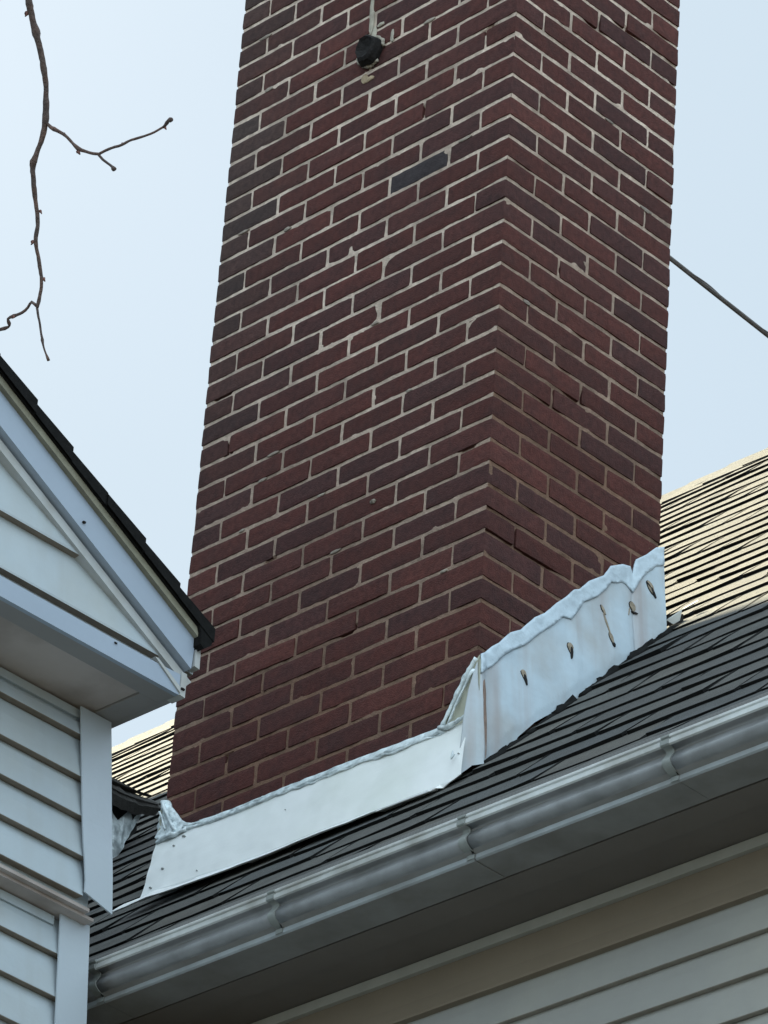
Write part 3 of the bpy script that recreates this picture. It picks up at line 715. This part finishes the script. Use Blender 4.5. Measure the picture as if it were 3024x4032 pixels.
# wing roof
wr=MB()
X0=-.160; zt0=-1.621
dx=X0-XG
def wz(y,o=0): 
    yy=y+.885*dx; return (rk(yy,zt0)-.755*dx+o) 
ye=-.617-.885*dx
wr.prism([(X0-.006,ye-.03,wz(ye-.03,-.034)),(X0-.006,YR,wz(YR,-.034)),(X0-.006,YR,wz(YR,-.010)),(X0-.006,ye-.03,wz(ye-.03,-.010))],(-5,0,0),1)
wr.prism([(x,2*YR-y,z) for x,y,z in [(X0-.006,ye-.03,wz(ye-.03,-.034)),(X0-.006,YR,wz(YR,-.034)),(X0-.006,YR,wz(YR,-.010)),(X0-.006,ye-.03,wz(ye-.03,-.010))]][::-1],(-5,0,0),1)
wrf=wr.build('roof',[M_under,M_shedge],wing)
ws=MB(); SLN=math.hypot(1,RS); e=.127/SLN
y=ye; k=0
while y>YR:
    th=.012+random.uniform(-.001,.002); jx=random.uniform(-.004,.004); tn=tint_sh(); tn=tuple(c*.7 for c in tn)
    y2=max(y-e*1.06,YR); N=20
    for sgn in (0,1):
        fy=(lambda q:q) if sgn==0 else (lambda q:2*YR-q)
        I=[]
        for i in range(N+1):
            x=X0+jx-5.0*i/N; w=.0015*ns(x*5,k)
            I.append([ws.vert((x,fy(y),wz(y,-.034))),ws.vert((x,fy(y),wz(y,w))),ws.vert((x,fy(y2),wz(y2,-.009)))])
        for i in range(N):
            ws.face([I[i][1],I[i][2],I[i+1][2],I[i+1][1]],0,tn); ws.face([I[i][0],I[i][1],I[i+1][1],I[i+1][0]],1,tn)
        b=ws.vert((X0+jx,fy(y2),wz(y2,-.034))); ws.face([I[0][0],b,I[0][2],I[0][1]],1,tn)
    y-=e*random.uniform(.97,1.03); k+=1
# drooping starter at the eave corner
a=[(X0-.002,ye-.002,wz(ye)-.002),(X0-.002,ye+.002,wz(ye)-.016),(X0-.002,ye-.006,wz(ye)-.045),(X0-.002,ye-.026,wz(ye)-.062),(X0-.002,ye-.037,wz(ye)-.054),(X0-.002,ye-.038,wz(ye)-.025),(X0-.002,ye-.05,wz(ye-.05)-.02)]
ws.prism(a[::-1],(-4.9,0,0),1)
ws.build('shingles',[M_sh,M_shedge],wrf)
# walls of the wing
ww=MB(); XW=-.428; XLW=-.492
up=[-2.205,-2.251,-2.348,-2.438,-2.529,-2.619]
boards(ww,up,'x',XW,-6.4,-.735,1,d=.020,seg=60)
ww.box((-5.2,-6.45,-2.63),(XW-.002,-.70,-2.17))
ww.box((XW-.01,-6.4,-2.206),(XW+.010,-.790,-2.186)); ww.box((XW-.01,-6.4,-2.2135),(XW+.0015,-.790,-2.206))
wall_u=ww.build('wall',[M_sidw,M_butt_shade],wing)
sk=MB(); sk.box((XLW-.0,-6.4,-2.638),(XW+.006,-.70,-2.630)); sk.box((XLW-.01,-6.4,-2.645),(XW-.010,-.672,-2.638)); sk.build('sill_moulding',[M_sofw],wall_u)
lw=MB()
lo=[-2.655,-2.735,-2.833,-2.931]+[-2.931-.099*(k+1) for k in range(58)]
boards(lw,lo,'x',XLW,-6.4,-.70,1,d=.019,seg=60)
lw.box((-5.2,-6.4,-Z0),(XLW-.002,-.68,-2.64)); lw.box((XLW-.01,-6.4,-2.668),(XLW+.011,-.745,-2.648))
wall_l=lw.build('wall',[M_sidw,M_butt_shade],wing)
# corner boards (warped vinyl)
cb=MB()
def cbr(v): # right edge y as a function of height
    t=(-2.184-v)/.448; return -.713+.058*t
def cbl(v):
    t=(-2.2-v)/.42; return -.801+.060*t+.012*max(0,t-.75)*1.5
N=16
L=[];Rr=[]
for i in range(N+1):
    v=-2.187-.445*i/N
    vl=max(v,-2.612)
    L.append((cbl(vl),-2.187-(.425)*i/N)); Rr.append((cbr(v),v))
poly=L+Rr[::-1]
sheet(cb,poly,lambda u,v:(XW+.027+.0025*ns(v*7,u*4,3)+.003*math.sin(max(0,min(1,(-2.45-v)/.18))*3.1),u,v),(-.004,0,0),.022)
cb.build('corner_board',[M_board],wall_u)
cb=MB(); L=[(-.7395+.0*i,-2.645) for i in range(1)]
poly=[(-.742,-2.640),(-.722,-2.90),(-.70,-3.2),(-.70,-Z0+.1),(-.615,-Z0+.1),(-.615,-3.2),(-.637,-2.86),(-.657,-2.640)]
sheet(cb,poly[::-1],lambda u,v:(XLW+.026+.0012*ns(v*5,u*4,3),u,v),(-.004,0,0),.05)
cb.build('corner_board',[M_board],wall_l)

# ------------------------------------------------------------------ added unseen block, left: shaped like a house to shade the lower roof
th=empty('shade_block',(-9.5,-1.5,-Z0)); tag(th,'added unseen house-shaped block beyond the gabled house, put there to shade the lower roof','house')
t=MB(); XT=-4.88; YT=1.82; ZT=4.25
lines=[ZT-.2*k for k in range(0,65)]
boards(t,lines,'x',XT-.02,-6.5,YT,1,d=.015,seg=4,warp=0)
t.box((-13,-6.5,-Z0),(XT-.02,YT,ZT)); t.build('wall',[M_sidw,M_butt_shade],th)
t=MB(); t.prism([(XT+.0,-6.6,ZT+.001),(XT+.0,YT+.0,ZT+.001),(XT+.0,-2.3,ZT+.9)],(-6.9,0,0)); t.build('roof',[M_under],th)
for yy in (-4.6,-2.4): 
    for zz_ in (-7,-4,-1,1.6): t=MB(); t.box((XT-.012,yy-.45,zz_-.7),(XT+.02,yy+.45,zz_+.7)); t.build('shade_block_window',[M_dark],th)

# ------------------------------------------------------------------ bare tree: hanging branch in view
tree=empty('bare_tree',(.9,-6.3,-Z0)); tag(tree,'leafless twig with knobby buds hanging in front of the pale sky at upper left','tree')
C0=Vector((6.38413596,-6.51297192,-7.14527863))
def px(x,y,dist=9.0):       # survey of the twig, measured on the photograph, at its own distance
    X=(x*3024/1659-1512)/18452.382; Y=(y*4032/2212-2016)/18452.382
    d=(cf+cr*X-cu*Y); return C0+d*dist
br=MB()
def twig(pts,r0,r1,lumps=(),dist=9.0,depth=0):
    P=[px(x,y,dist+depth*i/len(pts)) for i,(x,y) in enumerate(pts)]
    Q=[]
    for i in range(len(P)-1):
        k=max(2,int((P[i+1]-P[i]).length/.006))
        for j in range(k):
            f=j/k
            a=P[max(i-1,0)];b=P[i];c=P[i+1];d=P[min(i+2,len(P)-1)]
            q=.5*((2*b)+(-a+c)*f+(2*a-5*b+4*c-d)*f*f+(-a+3*b-3*c+d)*f**3); Q.append(q+noise.noise_vector(q*50)*.0009)
    Q.append(P[-1]); n=len(Q)
    br.tube(Q,lambda f:(r0+(r1-r0)*f)*(1+.18*ns(f*n*.21,r0*700,2)+sum(a*math.exp(-((f-c)/w)**2) for c,w,a in lumps)),8,0,.25)
    return P
main=[(45,-140),(56,-60),(62,0),(70,40),(84,95),(93,140),(99,180),(99,220),(98,262),(90,300),(78,335),(71,358),(73,400),(77,440),(82,480),(77,520),(83,560),(90,605),(86,640),(80,665)]
twig(main,.0075,.0032,[(.275,.012,.35),(.50,.014,.35),(.62,.014,.55)])
twig([(80,665),(86,700),(91,735),(96,755),(105,779)],.0026,.0018,[(.62,.05,.6),(.97,.05,.9)],depth=-.03)
twig([(80,662),(68,652),(60,664),(48,675),(30,682),(17,688),(20,698),(18,706),(0,712),(-25,720)],.0030,.0022,[(.42,.02,.5),(.60,.03,.9),(.78,.03,.9)],depth=.05)
twig([(98,262),(110,275),(122,281),(140,292),(152,304),(168,321),(185,327),(205,332),(213,333)],.0034,.0028,[(.15,.04,.35),(.62,.05,.5)],depth=-.05)
twig([(213,333),(235,322),(262,313),(285,302),(318,292),(345,279),(357,270),(363,261),(371,258)],.0028,.0020,[(.88,.04,.9),(.97,.04,1.7)],depth=-.08)
twig([(213,333),(222,344),(232,352),(242,360),(247,367)],.0028,.0022,[(.93,.12,1.6)],depth=-.02)
for (x,y,s) in [(59,30,.007),(92,138,.003),(75,358,.004),(88,458,.005),(71,524,.006),(95,604,.005),(170,329,.006),(30,685,.004),(357,276,.005),(140,290,.003),(265,311,.0025)]:
    p=px(x,y); br.tube([p+Vector((-.002,0,.003)),p,p+cr*(s*.5 if x>75 else -s*.5)-Vector((0,0,s*.9))],lambda f:s*.75*(1-.75*f),7,1,.3)
branch=br.build('branch',[M_bark,M_bud],tree,smooth=True)
tr=MB()
A=px(45,-140)
tr.tube([(.9,-6.3,-Z0),(.86,-6.2,-6.5),(.95,-6.1,-4.0),(.8,-5.9,-1.5),(.75,-5.6,.8),(.6,-5.3,2.8)],lambda f:.20*(1-.75*f),14,lump=.15)
tr.tube([(.8,-5.85,-1.0),(.95,-5.2,0),(1.05,-3.9,.5),(1.0,-2.7,.35),(.78,-2.3,-.4),(.76,-2.2,-1.0),tuple(A)],lambda f:.06*(1-f)+.0075,10,lump=.15)
for k in range(16):
    a=k*2.4; z=-1+k*.24; d=Vector((math.cos(a)*.9-.2,math.sin(a)*.9-.35,.8)).normalized(); L_=1.5-.05*k; p=Vector((.8-.012*k,-5.85+.033*k,z))
    pts=[p+d*L_*f+noise.noise_vector(p+Vector((f*3,k,0)))*.2*f for f in (0,.25,.5,.75,1)]
    if d.x<-.1 and d.y>.1: continue
    tr.tube(pts,lambda f:.03*(1-.9*f),6,lump=.2)
tr.build('trunk',[M_bark],tree,smooth=True)

# ------------------------------------------------------------------ overhead cable beyond the chimney
cb=MB(); a=Vector((-2.35,3.221,2.072)); b=Vector((-2.191,3.55,1.866)); d=(b-a)
pts=[a+d*(t*1.0) for t in [x*.35 for x in range(-40,60)]]
cb.tube(pts,.0085,8,lump=.05)
tw=[]
for i in range(900):
    t=-6+16*i/899; p=a+d*t; an=i*.16; tw.append(p+Vector((math.cos(an)*.006,math.sin(an)*.003,math.sin(an)*.005+.003)))
cb.tube(tw,.0042,5)
o=cb.build('overhead_cable',[M_cable],None,base=(-2.35,3.221,2.072)); tag(o,'dark twisted cable running down the sky from behind the chimney at right','cable')
